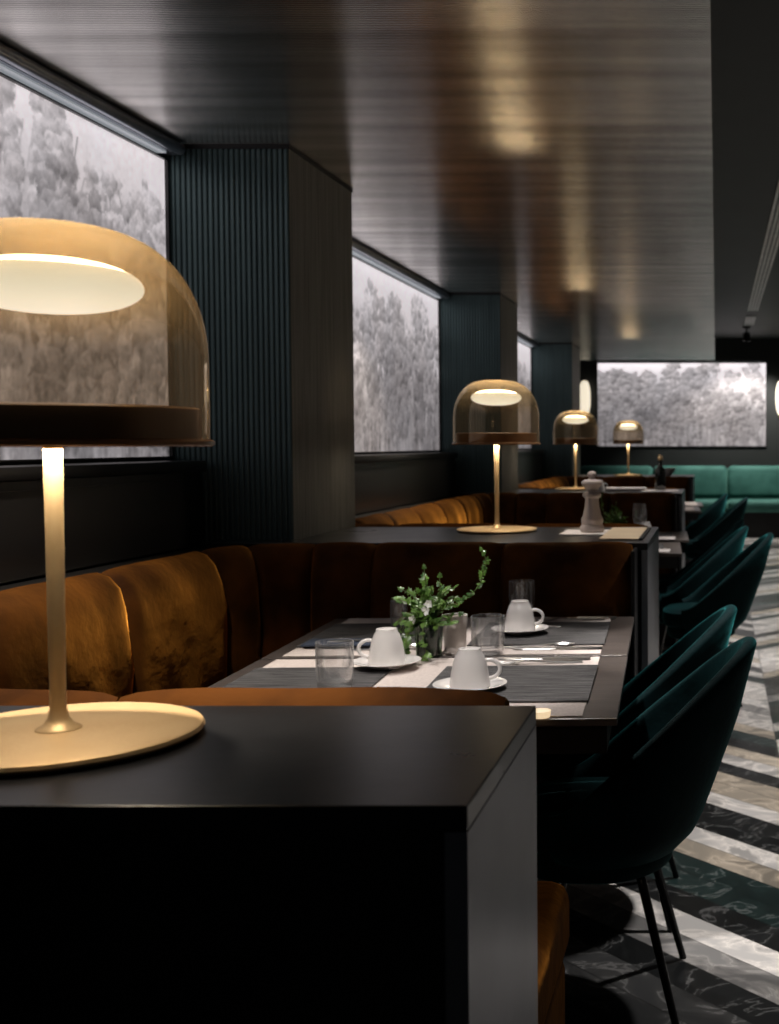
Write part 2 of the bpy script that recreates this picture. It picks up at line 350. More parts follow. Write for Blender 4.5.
# ------------------------------------------------------------------ murals
def paint_mural(W, H, aspect, seed, horizon=0.62, sky=0.62):
    r = np.random.default_rng(seed)
    yy, xx = np.mgrid[0:H, 0:W]; u = xx/(W-1)*aspect; v = yy/(H-1)           # v up
    def fbm(sx, sy, octs=5, seedo=0):
        rr = np.random.default_rng(seed*31+seedo); tot = np.zeros((H, W)); amp = 1; s = 0
        for k in range(octs):
            gw, gh = max(2, int(sx*2**k)+2), max(2, int(sy*2**k)+2)
            g = rr.random((gh, gw)); X = xx/(W-1)*(gw-1.001); Y = yy/(H-1)*(gh-1.001)
            xi, yi = X.astype(int), Y.astype(int); fx, fy = X-xi, Y-yi; fx = fx*fx*(3-2*fx); fy = fy*fy*(3-2*fy)
            tot += amp*((g[yi, xi]*(1-fx)+g[yi, xi+1]*fx)*(1-fy)+(g[yi+1, xi]*(1-fx)+g[yi+1, xi+1]*fx)*fy); s += amp; amp *= 0.55
        return tot/s
    n1 = fbm(22*aspect, 22, 4, 1)-0.5; n2 = fbm(60*aspect, 60, 3, 2)-0.5; st = fbm(34*aspect, 4, 4, 3)-0.5; mist = fbm(3*aspect, 2, 3, 4)
    hz = np.clip((horizon+0.12-v)/0.38, 0, 1); img = sky*(0.84+0.20*v)*(1-hz) + hz*(0.22+0.10*st) + 0.10*(mist-0.5)
    def put(mk, val): 
        nonlocal img
        img = img*(1-mk)+val*mk
    layers = [(0.03, 0.37, 4.2), (-0.06, 0.27, 3.6), (-0.22, 0.20, 3.6), (-0.38, 0.15, 3.4)]
    for li, (dy, tone, dens) in enumerate(layers):
        nt_ = max(3, int(dens*aspect)); order = r.permutation(nt_)
        for t in order:
            cx = (t+0.15+0.7*r.random())/nt_*aspect; top = horizon+dy+0.22*r.random()-0.02*li
            cw = 0.09+0.10*r.random(); ch = 0.30+0.20*r.random(); tt = tone*(0.85+0.3*r.random())
            lean = 0.15*(r.random()-0.5)
            # pale trunk with forks
            tw = 0.007+0.006*r.random(); pale = 1.25 if r.random() > 0.4 else 0.55
            for q in range(5):
                sl = 0 if q == 0 else (r.random()-0.5)*0.8; y0 = 0 if q == 0 else top-ch*(0.9+0.3*r.random())
                dd = np.abs(u-cx-lean*(v-top)-sl*np.maximum(v-y0, 0))/(tw if q == 0 else tw*0.55)
                mk = np.clip(1.3-dd, 0, 1)*(v > y0)*(v < top-0.06)*0.75; put(mk, tt*pale)
            # crown of scalloped clumps, painted from the top down so lower clumps overlap
            cl = []
            for q in range(64):
                f = r.random()**0.8; wv = math.sqrt(max(0.05, math.sin(PI*min(1, 0.16+0.62*f))))
                cl.append((top-ch*f, cx+lean*(-ch*f)+cw*wv*(2*r.random()-1), 0.022+0.034*r.random()))
            cl.sort(key=lambda c: -c[0])
            for bv, bu, br in cl:
                du, dv = (u-bu)/br, (v-bv)/br
                d = np.hypot(du, np.where(dv > 0, dv*1.05, dv*0.75)) + n1*0.9 + n2*0.5
                mk = np.clip((1.0-d)*5, 0, 1)*np.where(dv < -0.2, np.clip(1.0+(dv+0.2)*0.9, 0, 1), 1)
                sh = tt*(0.95+0.62*np.clip(dv, -1, 1)-0.16*np.clip(du, -1, 1)+0.55*n2+0.35*n1)*(0.8+0.4*r.random())
                put(mk*0.9, np.clip(sh, 0.03, 0.6))
        fog = np.clip(0.50-v-0.08*li, 0, 1)*0.55*(mist+0.2)
        img = img*(1-fog)+0.30*fog
    low = np.clip((0.42-v)/0.42, 0, 1)
    img = img*(1-0.45*low)+0.45*low*(0.15+0.55*st+0.16*n2)
    img = img*(1+0.25*n2)
    img = np.clip(img, 0.02, 0.9)
    warm = fbm(5*aspect, 4, 3, 9)
    return np.stack([img*(1.0+0.05*warm), img*(0.94+0.01*warm), img*(0.985-0.02*warm)], -1)

def mural(name, p0, du, width, z0, z1, W, H, seed, label, inward, horizon=0.62, sky=0.62):
    """p0: lower corner on the wall; du: direction along the wall; inward: room-side normal"""
    e = empty(name, (p0[0]+du[0]*width/2, p0[1]+du[1]*width/2, z0), label, 'mural', 0, 'backlit woodland murals')
    rgb = paint_mural(W, H, width/(z1-z0), seed, horizon, sky)
    me = bpy.data.meshes.new('mural_print')
    xs = np.linspace(-width/2, width/2, W); zs = np.linspace(0, z1-z0, H)
    X, Z = np.meshgrid(xs, zs)
    co = np.stack([X*du[0]+inward[0]*0.02, X*du[1]+inward[1]*0.02, Z], -1).reshape(-1, 3)
    ii = np.arange(W*H).reshape(H, W)
    f = np.stack([ii[:-1, :-1], ii[:-1, 1:], ii[1:, 1:], ii[1:, :-1]], -1).reshape(-1, 4)
    me.from_pydata(co.tolist(), [], f.tolist())
    ca = me.attributes.new('paint', 'FLOAT_COLOR', 'POINT')
    ca.data.foreach_set('color', np.concatenate([rgb.reshape(-1, 3), np.ones((W*H, 1))], 1).astype(np.float32).ravel())
    me.materials.append(M['mural'])
    o = bpy.data.objects.new('mural_print', me); COL.objects.link(o); o.parent = e
    # slim dark frame on the four sides
    b = bmesh.new(); t, dp = 0.005, 0.030
    for a0, a1, c0, c1 in ((-width/2-t, -width/2, -t, z1-z0+t), (width/2, width/2+t, -t, z1-z0+t), (-width/2, width/2, -t, 0), (-width/2, width/2, z1-z0, z1-z0+t)):
        xs_ = sorted((a0*du[0], a1*du[0]+inward[0]*dp)); ys_ = sorted((a0*du[1], a1*du[1]+inward[1]*dp))
        box(b, xs_[0], xs_[1], ys_[0], ys_[1], c0, c1)
    link('mural_frame', b, M['panel_black'], e)
    return e

LBL = ['large backlit grey woodland mural on the left wall behind the nearest lamp', 'backlit grey woodland mural between the nearest and second pillars', 'narrow glimpse of a backlit mural between the second and third pillars']
for k, (y0, y1) in enumerate(((0.80, 3.63), (4.28, 7.17), (7.81, 10.73))):
    m_ = mural('woodland_mural', (XW, y0), (0, 1), y1-y0, 1.215, 2.140, 560 if k < 2 else 200, 190 if k < 2 else 80, 11+k*7, LBL[k], (1, 0), 0.76 if k == 0 else 0.72)
    rl = empty('cove_light_rail', (XW+0.03, (y0+y1)/2, 2.162), ('slim dark metal light rail along the top of the nearest mural', 'slim dark light rail along the top of the mural between the pillars', 'slim light rail above the narrow far mural')[k], 'light rail', 0, 'light rails above the wall murals')
    hl = (y1-y0)/2
    b = tube([(0.046, -hl, 0.008), (0.046, hl-0.015, 0.008)], 0.0175, 20); link('rail_body', b, M['rail'], rl, smooth=True)
    b = bx(-0.028, 0.030, -hl, hl, -0.006, 0.0275); link('rail_bracket', b, M['rail'], rl)
    b = bx(-0.02, 0.020, -hl+0.05, hl-0.05, -0.012, -0.0065); link('light_strip', b, M['strip'], rl)
far = mural('woodland_mural', (-1.66, YF), (1, 0), 2.36, 1.222, 2.385, 300, 150, 77, 'wide backlit woodland mural on the far wall above the green banquette', (0, -1), 0.80, 0.85)

# black wall panels under the murals
for k, (y0, y1) in enumerate(((0.80, 3.605), (4.29, 7.12), (7.83, 10.70))):
    e = empty('wall_backboard', (XW, (y0+y1)/2, 0.94), ('long black panelled backboard with a moulded top below the nearest mural', 'black panelled backboard below the mural between the pillars', 'black backboard beyond the second pillar, beside the third lamp')[k], 'wall panel', 0, 'black backboards behind the booths')
    h = (y1-y0)/2
    b = bx(0.002, 0.135, -h, h, 0, 0.205); link('board', b, M['panel_black'], e)
    b = bmesh.new(); box(b, 0.002, 0.150, -h, h, 0.228, 0.262, 0.005); box(b, 0.002, 0.128, -h, h, 0.205, 0.228); link('moulding', b, M['panel_black'], e, smooth=True)

# ------------------------------------------------------------------ partition counters
XE = -0.209
def counter(y0, y1, label, notch=None, x0=-1.585):
    e = empty('partition_counter', ((x0+XE)/2, (y0+y1)/2, 0), label, 'counter', 0, 'black partition counters between booths')
    ox, oy = e.location.x, e.location.y
    t = 0.950
    if notch:
        poly = [(x0, y0), (XE, y0), (XE, y1), (XC+0.008, y1), (XC+0.008, notch), (x0, notch)]
    else:
        poly = [(x0, y0), (XE, y0), (XE, y1), (x0, y1)]
    poly = [(x-ox, y-oy) for x, y in poly]
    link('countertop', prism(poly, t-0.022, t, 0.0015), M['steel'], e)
    link('end_panel', bx(XE-0.02-ox, XE-ox, y0-oy, y1-oy, 0.0, t-0.0225, 0.001), M['steel_lit'], e)
    link('front_panel', bx(x0-ox, XE-0.021-ox, y0+0.006-oy, y0+0.026-oy, 0.09, t-0.023), M['black'], e)
    if not notch:
        link('back_panel', bx(x0-ox, XE-0.021-ox, y1-0.026-oy, y1-0.006-oy, 0.09, t-0.023), M['black'], e)
    else:
        link('back_panel', bx(XC+0.012-ox, XE-0.021-ox, y1-0.026-oy, y1-0.006-oy, 0.09, t-0.023), M['black'], e)
    link('plinth', bx((XC+0.02 if notch else x0+0.03)-ox, XE-0.03-ox, y0+0.05-oy, y1-0.05-oy, 0, 0.09), M['black'], e)
    return e
counter(0.956, 1.327, 'black steel counter in the foreground under the nearest lamp')
counter(3.519, 4.198, 'black counter wrapping the nearest pillar, with the pepper mill on it', 3.632)
counter(7.05, 7.73, 'third black counter back, under the third lamp and a dark bottle', 7.17)
counter(10.62, 11.3, 'fourth black counter back, under the farthest lamp', 10.73)

# ------------------------------------------------------------------ banquettes
def banquette(ya, yb, label, seat_deep=0.60, seed=1):
    """U of puffed velvet back cushions: along the near counter, the wall and the far counter"""
    e = empty('banquette', (-0.85, (ya+yb)/2, 0), label, 'banquette', 0, 'rust velvet booth banquettes')
    ox, oy = e.location.x, e.location.y
    XB, R, XR = -1.485, 0.30, -0.252
    # outer (back) line with rounded corners, sampled by arc length
    P = [(XR, ya), (XB+R, ya)]
    P += [(XB+R-R*math.sin(a), ya+R-R*math.cos(a)) for a in np.linspace(0, PI/2, 14)[1:]]
    P += [(XB, yb-R)] + [(XB+R-R*math.cos(a), yb-R+R*math.sin(a)) for a in np.linspace(0, PI/2, 14)[1:]]
    P += [(XR, yb)]
    P = np.array(P); d = np.r_[0, np.cumsum(np.hypot(*np.diff(P, axis=0).T))]; Ltot = d[-1]
    def pt(s):
        return np.array([np.interp(s, d, P[:, 0]), np.interp(s, d, P[:, 1])])
    def nrm(s):
        a, c = pt(max(0, s-0.02)), pt(min(Ltot, s+0.02)); t = (c-a)/np.hypot(*(c-a)); return np.array([t[1], -t[0]])*-1 if False else np.array([t[1], -t[0]])
    ctr = np.array([-0.85, (ya+yb)/2])
    # segment boundaries: near run, wall run, far run
    s1 = d[1]; s2 = d[14]; s3 = d[15]; s4 = d[28]
    segs = []
    def fill(a, c, w):
        n = max(1, int(round((c-a)/w)));
        return list(np.linspace(a, c, n+1))[:-1]
    mid = lambda a, c: (a+c)/2
    bounds = fill(0, s1, 0.60) + [s1] + [mid(s1, s2)+0.02] + fill(s2, s3, 0.46) + [s3] + [s3+(s4-s3)*0.46] + [s4-0.03] + fill(s4+0.16, Ltot, 0.46) + [Ltot]
    th, zt, zb = 0.130, 0.958, 0.47
    # closed profile: (inward offset, height)
    prof = [(0.004, zb), (0.0, zb+0.2), (0.0, zt-0.09), (0.006, zt-0.045), (0.022, zt-0.014), (0.048, zt), (0.078, zt-0.010), (0.104, zt-0.038), (0.122, zt-0.085), (th, zt-0.15), (th+0.004, zt-0.23), (th, zt-0.32), (th-0.008, zt-0.42), (th-0.025, zb)]
    for k in range(len(bounds)-1):
        a, c = bounds[k]+0.0012, bounds[k+1]-0.0012
        if c-a < 0.05: continue
        n = max(8, int((c-a)/0.018)); bm = bmesh.new(); rings = []
        for i in range(n+1):
            u = i/n; s = a+(c-a)*u; q = pt(s); nn = nrm(s)
            if np.dot(ctr-q, nn) < 0: nn = -nn
            edge = min(u, 1-u)*(c-a); pf = 1-math.exp(-edge/0.016)
            ring = []
            for (o_, z_) in prof:
                front = max(0, min(1, (o_-0.02)/0.08)); top = max(0, min(1, (z_-(zt-0.16))/0.16))
                w = mnoise.noise(Vector((q[0]*3.2+seed, q[1]*3.2, z_*2.4)))*0.016 + mnoise.noise(Vector((q[0]*9+seed, q[1]*9, z_*5+3)))*0.007
                # soft diagonal creases fanning from the seams
                cr = 0.007*math.sin(30*s + 16*z_ + 2*math.sin(9*z_+k)) * (0.4+0.6*math.exp(-edge/0.10))
                oo = o_ - 0.024*(1-pf)*front + (w+cr)*front*pf
                zz = z_ - 0.009*(1-pf)*top + w*0.25*top*pf
                ring.append(bm.verts.new((q[0]+nn[0]*oo-ox, q[1]+nn[1]*oo-oy, zz)))
            rings.append(ring)
        m = len(prof)
        for r0, r1 in zip(rings, rings[1:]):
            for j in range(m): bm.faces.new((r0[j], r0[(j+1) % m], r1[(j+1) % m], r1[j]))
        bm.faces.new(rings[0]); bm.faces.new(rings[-1][::-1])
        link('back_cushion', bm, M['orange'], e, smooth=True)
    # black caps closing the two open ends
    link('end_cap', bx(XR+0.001-ox, XR+0.013-ox, ya-oy, ya+0.120-oy, 0.02, 0.915, 0.004), M['black'], e)
    link('end_cap', bx(XR+0.001-ox, XR+0.013-ox, yb-0.135-oy, yb-oy, 0.02, 0.938, 0.004), M['black'], e)
    # seats
    XS = XR-0.013
    link('seat_cushion', bx(-1.30-ox, XS-ox, ya+0.15-oy, ya+seat_deep+0.15-oy, 0.33, 0.462, 0.035, 4), M['orange'], e, smooth=True)
    link('seat_cushion', bx(-1.345-ox, -1.02-ox, ya+seat_deep+0.16-oy, yb-0.16-oy, 0.33, 0.462, 0.035, 4), M['orange'], e, smooth=True)
    link('base_skirt', bx(-1.30-ox, XS-0.008-ox, ya+0.152-oy, ya+seat_deep+0.13-oy, 0.0, 0.328, 0.02, 3), M['orange'], e, smooth=True)
    link('base_skirt', bx(-1.345-ox, -1.05-ox, ya+seat_deep+0.17-oy, yb-0.17-oy, 0.0, 0.328, 0.02, 3), M['orange'], e, smooth=True)
    # ledge between cushion backs and the wall backboard
    link('ledge', bx(-1.603-ox, XB-0.008-ox, ya+0.02-oy, yb-0.02-oy, 0.905, 0.935), M['panel_black'], e)
    return e
banquette(1.335, 3.508, 'rust velvet banquette around the nearest laid tables', 0.60, 1)
banquette(4.21, 7.035, 'rust velvet banquette behind the second lamp', 0.60, 5)
banquette(7.745, 10.605, 'rust velvet banquette curving behind the third lamp', 0.60, 9)

# far green banquette
g = empty('green_banquette', (0.4, 15.8, 0), 'long pale green velvet banquette along the far wall', 'banquette')
for k in range(4):
    x0 = -1.85+k*1.03-0.4-0.05; b = bx(x0, x0+1.024, 0.10, 0.32, 0.50, 0.95, 0.07, 5); link('back_cushion', b, M['green_velvet'], g, smooth=True)
    b = bx(x0, x0+1.024, -0.55, 0.09, 0.34, 0.50, 0.05, 4); link('seat_cushion', b, M['green_velvet'], g, smooth=True)
link('base', bx(-2.25, 1.8, -0.48, 0.3, 0, 0.335), M['black'], g)

# ------------------------------------------------------------------ table lamps
def make_lamp(loc):
    e = empty('table_lamp', loc, 'large gold table lamp with amber glass dome on the foreground counter', 'lamp', 0, 'gold table lamps with amber glass domes')
    # base disc
    link('base', lathe([(0, 0), (0.127, 0), (0.135, 0.003), (0.137, 0.006), (0.135, 0.0095), (0.129, 0.011), (0, 0.0125)], 72), M['gold'], e, smooth=True)
    link('stem', lathe([(0, 0.0118), (0.0215, 0.0126), (0.0205, 0.0145), (0.0145, 0.0175), (0.0100, 0.024), (0.0078, 0.034), (0.0076, 0.06), (0.0090, 0.29), (0.0090, 0.3005), (0, 0.3005)], 32), M['gold'], e, smooth=True)
    tr_ = link('lamp_tray', lathe([(0, 0.3007), (0.147, 0.3007), (0.1510, 0.3025), (0.1510, 0.306), (0.147, 0.308), (0, 0.308)], 72), M['bronze'], e, smooth=True)
    link('collar', lathe([(0.1350, 0.3085), (0.1380, 0.3085), (0.1380, 0.339), (0.1345, 0.341), (0, 0.341), (0, 0.337), (0.1335, 0.337), (0.1350, 0.335), (0.1350, 0.3085)], 72), M['bronze'], tr_, smooth=True)
    # glass dome: straight low walls rolling over to a flat crown
    outer = [(0.1458, 0.3085), (0.1464, 0.33), (0.1464, 0.36), (0.1460, 0.390)]
    for t in np.linspace(0, PI/2, 26)[1:]:
        outer.append((0.1460*max(0, math.cos(t))**0.66 if t < PI/2-1e-6 else 0.0, 0.390+0.134*math.sin(t)**0.97))
    link('glass_dome', lathe(outer, 96), M['dome'], e, smooth=True)
    # added glowing lens standing for the reflection in the dome; hotter upper face
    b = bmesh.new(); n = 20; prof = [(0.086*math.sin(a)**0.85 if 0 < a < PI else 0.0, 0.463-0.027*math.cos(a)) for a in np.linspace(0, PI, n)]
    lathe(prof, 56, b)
    o = link('glow_reflection', b, [M['glow_under'], M['glow_top']], e, smooth=True)
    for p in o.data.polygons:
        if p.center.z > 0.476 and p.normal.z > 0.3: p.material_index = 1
    # small light under the tray that washes the stem and base
    ld = bpy.data.lights.new('tray_light', 'AREA'); ld.shape = 'DISK'; ld.size = 0.09; ld.energy = 0.95; ld.color = (1, 0.86, 0.66)
    lo = bpy.data.objects.new('tray_light', ld); COL.objects.link(lo); lo.parent = e; lo.location = (0, 0, 0.2985)
    return e
lamp = make_lamp((-0.672, 1.166, 0.9505))
dup(lamp, (-0.76, 3.985, 0.9505), 0.3, 'gold table lamp with amber dome beside the pepper mill on the second counter')
dup(lamp, (-0.93, 7.62, 0.9505), 0.9, 'third gold table lamp back, small, in front of the far pillar')
dup(lamp, (-0.835, 10.95, 0.9505), 1.5, 'smallest and farthest gold table lamp, in front of the far mural')

# ------------------------------------------------------------------ dining tables and cloths
TR = math.radians(2.6)
def tbl(cx, cy, rz=TR): 
    c, s = math.cos(rz), math.sin(rz)
    return lambda u, v, z=0.75: (cx+u*c-v*s, cy+u*s+v*c, z)
def make_table(loc, label, L=0.86, D=0.618):
    e = empty('dining_table', loc, label, 'table', TR, 'dark square dining tables')
    link('tabletop', bx(-L/2, L/2, -D/2, D/2, 0.736, 0.75, 0.002), M['table'], e)
    link('edge_band', bx(-L/2+0.02, L/2-0.02, -D/2+0.02, D/2-0.02, 0.68, 0.7355), M['black'], e)
    link('pedestal', lathe([(0.0, 0.03), (0.045, 0.03), (0.032, 0.06), (0.032, 0.64), (0.06, 0.6795), (0, 0.6795)], 24), M['leg'], e, smooth=True)
    link('foot_plate', lathe([(0, 0), (0.15, 0), (0.15, 0.012), (0.05, 0.03), (0, 0.03)], 40), M['leg'], e, smooth=True)
    return e
def drape(name, T, u0, u1, v0, v1, z, th, m, label, cat, group):
    bm = bmesh.new(); n, mm = 14, 14; top = []
    for i in range(n+1):
        row = []
        for j in range(mm+1):
            u = u0+(u1-u0)*i/n; v = v0+(v1-v0)*j/mm; row.append((u, v))
        top.append(row)
    c = T((u0+u1)/2, (v0+v1)/2, z)
    vt = [[None]*(mm+1) for _ in range(n+1)]; vb = [[None]*(mm+1) for _ in range(n+1)]
    for i in range(n+1):
        for j in range(mm+1):
            p = T(*top[i][j], z); w = abs(mnoise.noise(Vector((p[0]*9, p[1]*9, z*40))))*0.0012
            vt[i][j] = bm.verts.new((p[0]-c[0], p[1]-c[1], th+w)); vb[i][j] = bm.verts.new((p[0]-c[0], p[1]-c[1], 0))
    for i in range(n):
        for j in range(mm):
            bm.faces.new((vt[i][j], vt[i+1][j], vt[i+1][j+1], vt[i][j+1])); bm.faces.new((vb[i][j], vb[i][j+1], vb[i+1][j+1], vb[i+1][j]))
    for i in range(n):
        bm.faces.new((vt[i][0], vb[i][0], vb[i+1][0], vt[i+1][0])); bm.faces.new((vt[i][mm], vt[i+1][mm], vb[i+1][mm], vb[i][mm]))
    for j in range(mm):
        bm.faces.new((vt[0][j], vt[0][j+1], vb[0][j+1], vb[0][j])); bm.faces.new((vt[n][j], vb[n][j], vb[n][j+1], vt[n][j+1]))
    o = link(name, bm, m, None, c, smooth=True)
    return tag(o, label, cat, group)

tables = [(-0.625, 2.385, 'near'), (-0.655, 3.015, 'far')]
TL = {'near': 'dark wooden dining table nearest the camera, behind the foreground counter', 'far': 'dark wooden dining table pushed against the far side of the first booth'}
Ts = {}
for cx, cy, nm in tables:
    make_table((cx, cy, 0), TL[nm]); T = tbl(cx, cy); Ts[nm] = T
    drape('linen_runner', T, -0.385, 0.365, -0.295, 0.295, 0.7505, 0.0015, M['linen'], 'pale linen cloth spread on the %s table of the first booth' % ('nearer' if nm == 'near' else 'farther'), 'tablecloth', 'pale linen cloths')
    for sd, (u0, u1) in (('right', (0.03, 0.368)), ('left', (-0.388, -0.085))):
        drape('woven_placemat', T, u0, u1, -0.185, 0.175, 0.7538, 0.0022, M['woven'], 'dark woven placemat on the %s of the %s first-booth table' % ('chair side' if sd == 'right' else 'banquette side', 'nearer' if nm == 'near' else 'farther'), 'placemat', 'dark woven placemats')
ZL, ZM = 0.7533, 0.7575     # resting heights on linen and on placemat

# ------------------------------------------------------------------ tableware
def lathe_obj(name, prof, m, parent, n=40): return link(name, lathe(prof, n), m, parent, smooth=True)
def make_cup(loc, label, rz, group='upturned white coffee cups'):
    """white coffee cup turned upside down, rim down"""
    e = empty('coffee_cup', loc, label, 'cup', rz, group)
    lathe_obj('cup_body', [(0.0395, 0.0), (0.0405, 0.001), (0.0400, 0.012), (0.0375, 0.030), (0.0335, 0.050), (0.0285, 0.065), (0.0235, 0.0735), (0.0225, 0.0785), (0.0205, 0.0785), (0.0195, 0.0755), (0.0, 0.0755), (0, 0.072), (0.020, 0.0712), (0.0265, 0.063), (0.0315, 0.050), (0.0355, 0.030), (0.038, 0.012), (0.0385, 0.001), (0.0395, 0.0)], M['china'], e)
    pts = [(0.0385+0.024*math.sin(t)*1.0-0.002, 0, 0.036-0.019*math.cos(t)) for t in np.linspace(0.12, PI-0.02, 14)]
    pts[-1] = (0.0325, 0, 0.054)
    link('handle', tube(pts, [0.0042]*14, 10), M['china'], e, smooth=True)
    return e
def make_saucer(loc, label, group='white saucers under the cups'):
    bm = lathe([(0, 0.0), (0.034, 0.0), (0.037, 0.003), (0.058, 0.009), (0.073, 0.0135), (0.0745, 0.015), (0.072, 0.0155), (0.056, 0.0115), (0.043, 0.0065), (0, 0.0060)], 56)
    o = link('saucer', bm, M['china'], None, loc, smooth=True); return tag(o, label, 'saucer', group)
def make_tumbler(loc, label, r=0.0375, h=0.096, group='clear glass tumblers', name='glass_tumbler'):
    bm = lathe([(0, 0), (r*0.86, 0), (r*0.92, 0.004), (r, h*0.6), (r, h-0.001), (r-0.0012, h), (r-0.0022, h-0.001), (r-0.0024, h*0.6), (r*0.83, 0.014), (0, 0.012)], 48)
    o = link(name, bm, M['glass'], None, loc, smooth=True); return tag(o, label, 'glass', group)

p = at(387, 664, ZM+0.006); saucerA = make_saucer((p[0], p[1], ZM), 'white saucer under the cup to the left of the ivy vase'); make_cup((p[0], p[1], ZM+0.0068), 'upturned white cup on a saucer left of the ivy vase', PI+0.25)
p = at(470, 688, ZM); saucerB = dup(saucerA, (p[0], p[1], ZL), None, 'white saucer under the nearest cup, right of centre'); cupB = make_cup((p[0], p[1], ZL+0.0068), 'nearest upturned white cup, just above the orange backrest', 0.1)
p = at(520, 633, ZM); dup(saucerA, (p[0], p[1], ZM), None, 'white saucer under the farthest cup in front of a tall tumbler'); dup(cupB, (p[0], p[1], ZM+0.0068), 0.05, 'farthest upturned white cup, in front of a tall tumbler')
p = at(335, 688, ZM); make_tumbler((p[0], p[1], ZM), 'low clear tumbler at the left, near the orange backrest')
p = at(522, 621, ZL); make_tumbler((p[0], p[1], ZL), 'tall clear tumbler behind the farthest cup', 0.036, 0.115, name='glass_tumbler')
p = at(488, 653, ZL); make_tumbler((p[0], p[1], ZL), 'wide clear tumbler behind the nearest cup', 0.040, 0.090)
p = at(399, 632, ZL); make_tumbler((p[0], p[1], ZL), 'slim clear tumbler half hidden behind the ivy', 0.022, 0.085)
p = at(539, 717, ZL); tl = empty('pale_disc', (p[0]+0.004, p[1], ZL), 'small pale round object beside the corner of the foreground counter', 'candle')  # unidentified small round object with its own emission
lathe_obj('disc_body', [(0, 0), (0.016, 0), (0.018, 0.012), (0.016, 0.013), (0, 0.012)], M['disc_glow'], tl, 24)

# open pale ceramic pot behind the vase
p = at(455, 650, ZL); pot = empty('ceramic_pot', (p[0], p[1], ZL), 'open pale ceramic pot just right of the ivy vase', 'pot')
lathe_obj('pot_body', [(0, 0), (0.024, 0), (0.026, 0.004), (0.0305, 0.075), (0.031, 0.086), (0.028, 0.086), (0.0265, 0.07), (0.022, 0.008), (0, 0.008)], M['ceramic'], pot)

# cutlery ----------------------------------------------------------
def strip_mesh(stations, th=0.0018):
    """flat tool along +X; stations (x, half width, z)"""
    bm = bmesh.new(); rows = []
    for x, w, z in stations:
        rows.append([bm.verts.new((x, -w, z)), bm.verts.new((x, w, z)), bm.verts.new((x, w*0.9, z+th)), bm.verts.new((x, -w*0.9, z+th))])
    for a, b_ in zip(rows, rows[1:]):
        for i in range(4): bm.faces.new((a[i], a[(i+1) % 4], b_[(i+1) % 4], b_[i]))
    bm.faces.new(rows[0]); bm.faces.new(rows[-1][::-1])
    return bm
def make_fork(loc, rz, label):
    e = empty('fork', loc, label, 'fork', rz, 'forks laid on the tables')
    bm = strip_mesh([(-0.095, 0.0085, 0.0), (-0.09, 0.0100, 0.0), (-0.05, 0.0075, 0.001), (0.0, 0.0045, 0.003), (0.035, 0.0040, 0.006), (0.045, 0.0085, 0.005), (0.058, 0.0122, 0.003)])
    fh = link('fork_handle', bm, M['cutlery'], e, smooth=True)
    for k in range(4):
        y = -0.0099+k*0.0066
        b_ = tube([(0.057, y, 0.004), (0.075, y, 0.002), (0.092, y, 0.0035), (0.101, y*0.98, 0.007)], [0.0019, 0.0018, 0.0015, 0.0008], 6)
        link('tine', b_, M['cutlery'], fh, smooth=True)
    return e
def make_knife(loc, rz, label):
    e = empty('knife', loc, label, 'knife', rz, 'knives laid on the tables')
    link('knife_handle', strip_mesh([(-0.110, 0.0070, 0), (-0.104, 0.0092, 0), (-0.06, 0.0085, 0), (0.0, 0.0062, 0)], 0.005), M['cutlery'], e, smooth=True)
    link('blade', strip_mesh([(0.0, 0.0060, 0.001), (0.02, 0.0088, 0.001), (0.08, 0.0092, 0.001), (0.098, 0.0065, 0.001), (0.108, 0.001, 0.001)], 0.0015), M['cutlery'], e, smooth=True)
    return e
def make_spoon(loc, rz, label):
    e = empty('spoon', loc, label, 'spoon', rz, 'spoons laid on the tables')
    link('spoon_handle', strip_mesh([(-0.09, 0.0075, 0), (-0.085, 0.009, 0), (-0.04, 0.006, 0.001), (0.02, 0.0035, 0.004), (0.046, 0.0035, 0.007)]), M['cutlery'], e, smooth=True)
    bm = bmesh.new(); n = 18; rings = []
    for k, s in enumerate((1.0, 0.8, 0.55, 0.28)):
        z = 0.008-0.007*(1-s*s)
        rings.append([bm.verts.new((0.070+0.027*s*math.cos(2*PI*i/n), 0.017*s*math.sin(2*PI*i/n), z)) for i in range(n)])
    cv = bm.verts.new((0.070, 0, 0.001))
    for a, b_ in zip(rings, rings[1:]):
        for i in range(n): bm.faces.new((a[i], a[(i+1) % n], b_[(i+1) % n], b_[i]))
    for i in range(n): bm.faces.new((rings[-1][i], rings[-1][(i+1) % n], cv))
    link('bowl', bm, M['cutlery'], e, smooth=True)
    return e
Tn, Tf = Ts['near'], Ts['far']
fk = make_fork(Tn(0.235, 0.215, ZL), TR+PI+0.12, 'fork on the pale linen, near side of the gap between the tables')
kn = make_knife(Tn(0.235, 0.262, ZL), TR+PI-0.04, 'knife laid closest to the gap between the two tables')
dup(kn, Tf(0.255, -0.235, ZL), TR+PI, 'knife on the pale strip just beyond the gap between the tables')
sp_ = make_spoon(Tf(0.20, -0.205, ZL), TR+0.05, 'spoon beside the knife on the pale strip beyond the gap')
dup(fk, Tf(0.255, 0.225, ZL), TR+PI+0.08, 'fork at the back edge of the farther table')
dup(kn, Tf(0.27, 0.262, ZL), TR+PI-0.05, 'knife at the back edge of the farther table')
dup(sp_, Tf(0.15, 0.10, ZM), TR+2.9, 'spoon lying behind the farthest cup')
